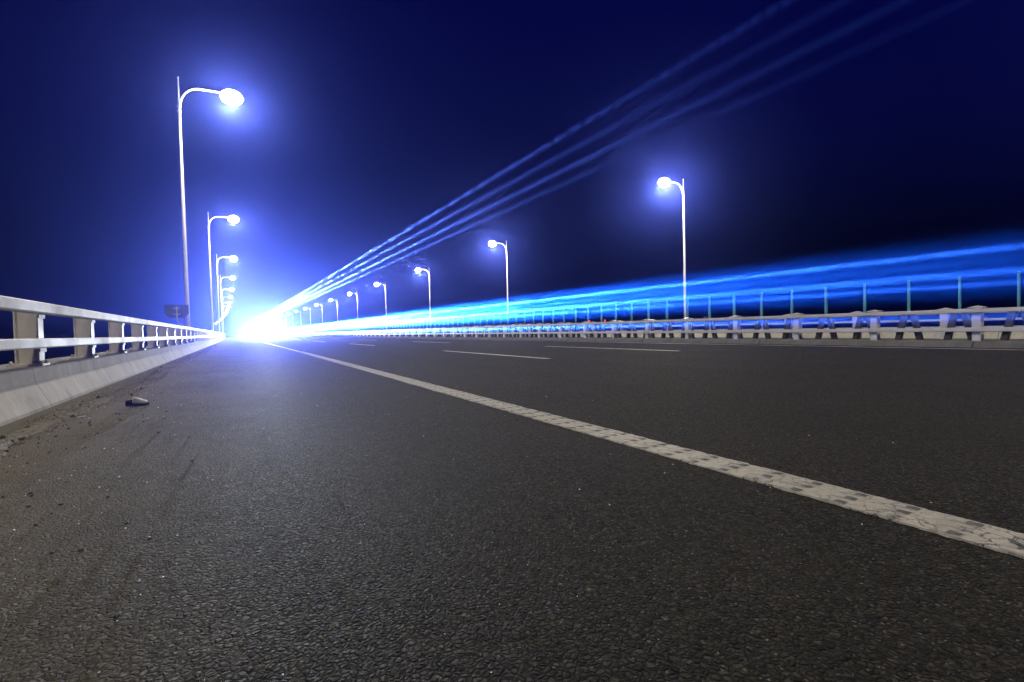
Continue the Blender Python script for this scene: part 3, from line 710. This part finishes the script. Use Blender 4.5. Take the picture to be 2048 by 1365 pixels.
# ------------------------------------------------------------------ far shore lights
mb = MB(); pts = []
rng = random.Random(5); n = 40
vs = []
for i in range(n + 1):
    x = -1100 + 1090 * i / n - 40; h = -9 + 5 * rng.random()
    vs += [(x, 1790, -17.5), (x, 1830, h), (x, 1990, h), (x, 2030, -17.5)]
fs = []
for i in range(n):
    for k in range(3): fs.append((i * 4 + k, (i + 1) * 4 + k, (i + 1) * 4 + k + 1, i * 4 + k + 1))
mb.add(vs, fs); tag(mb.build('shore', M['shore']), kind='structure')
for x in (-700, -480, -436, -408, -398, -330, -210):
    b_ = empty('shore_building', (x, 1850, -9)); tag(b_, 'tiny far building with lit windows on the dark shore', 'building', 'lit buildings on the far shore')
    t = MB(); t.box(-6, 6, 0, 12, 0, 24); t.build('wall', M['shore_wall'], b_)
    t = MB(); t.box(-6.4, 6.4, -.4, 12.4, 24, 24.8); t.build('roof', M['shore_wall'], b_)
    t = MB()
    for k in range(3): t.box(-5 + k * 3.6, -2.6 + k * 3.6, -.15, -.05, 20, 22.2)
    t.build('window', M['shore_lit'], b_)

# ------------------------------------------------------------------ night air
m = bpy.data.materials.new('night_haze'); m.use_nodes = True; nt = m.node_tree; nt.nodes.clear()
pv = N(nt, 'ShaderNodeVolumePrincipled'); pv.inputs['Color'].default_value = (0.10, 0.16, 1.0, 1); pv.inputs['Density'].default_value = 0.0020; pv.inputs['Anisotropy'].default_value = 0.895
o = N(nt, 'ShaderNodeOutputMaterial'); nt.links.new(pv.outputs[0], o.inputs['Volume'])
mb = MB(); mb.box(-3010, 3010, -410, 3010, -18, 18); hz = tag(mb.build('haze', m), kind='stuff')
hz['label'] = 'thin blue night haze glowing around the lamps and headlights'; hz['category'] = 'haze'

# ------------------------------------------------------------------ sky
w = bpy.data.worlds.new('World'); scene.world = w; w.use_nodes = True; nt = w.node_tree
bg = nt.nodes['Background']
sky = N(nt, 'ShaderNodeTexSky'); sky.sky_type = 'NISHITA'; sky.sun_disc = False
sky.sun_elevation = R(-4.0); sky.sun_rotation = R(200.0); sky.altitude = 20; sky.ozone_density = 6.0; sky.air_density = 1.0; sky.dust_density = 0.3
mxn = nt.nodes.new('ShaderNodeMix'); mxn.data_type = 'RGBA'; mxn.blend_type = 'MULTIPLY'; mxn.inputs[0].default_value = 1.0
nt.links.new(sky.outputs[0], mxn.inputs[6]); mxn.inputs[7].default_value = (0.004, 0.10, 1.0, 1)
nt.links.new(mxn.outputs[2], bg.inputs['Color']); bg.inputs['Strength'].default_value = 2.5

# ------------------------------------------------------------------ camera
F = 1000.0; rho = 0.024
vx, vy = (478 - 1024) / F, (682.5 - 671) / F
a = vx * math.cos(rho) + vy * math.sin(rho); b = -vx * math.sin(rho) + vy * math.cos(rho)
phi = math.atan(b); th = math.atan(-a * math.cos(phi))
fw = Vector((math.sin(th) * math.cos(phi), math.cos(th) * math.cos(phi), -math.sin(phi)))
u0 = Vector((math.sin(th) * math.sin(phi), math.cos(th) * math.sin(phi), math.cos(phi)))
r0 = Vector((math.cos(th), -math.sin(th), 0))
up_ = u0 * math.cos(rho) + r0 * math.sin(rho); rt = r0 * math.cos(rho) - u0 * math.sin(rho)
cd = bpy.data.cameras.new('camera'); cam = bpy.data.objects.new('camera', cd); COL.objects.link(cam)
mw = Matrix((rt, up_, -fw)).transposed().to_4x4(); mw.translation = (0, 0, 0.64); cam.matrix_world = mw
cd.sensor_width = 36.0; cd.lens = 36.0 * F / 2048; cd.clip_start = 0.05; cd.clip_end = 8000
scene.camera = cam

vs_ = scene.view_settings; vs_.view_transform = 'Standard'; vs_.look = 'None'; vs_.exposure = 0.0; vs_.gamma = 1.0
c = scene.cycles
c.use_light_tree = False; c.use_denoising = True; c.max_bounces = 5; c.diffuse_bounces = 2; c.glossy_bounces = 2; c.transmission_bounces = 2; c.volume_bounces = 0; c.sample_clamp_indirect = 4.0
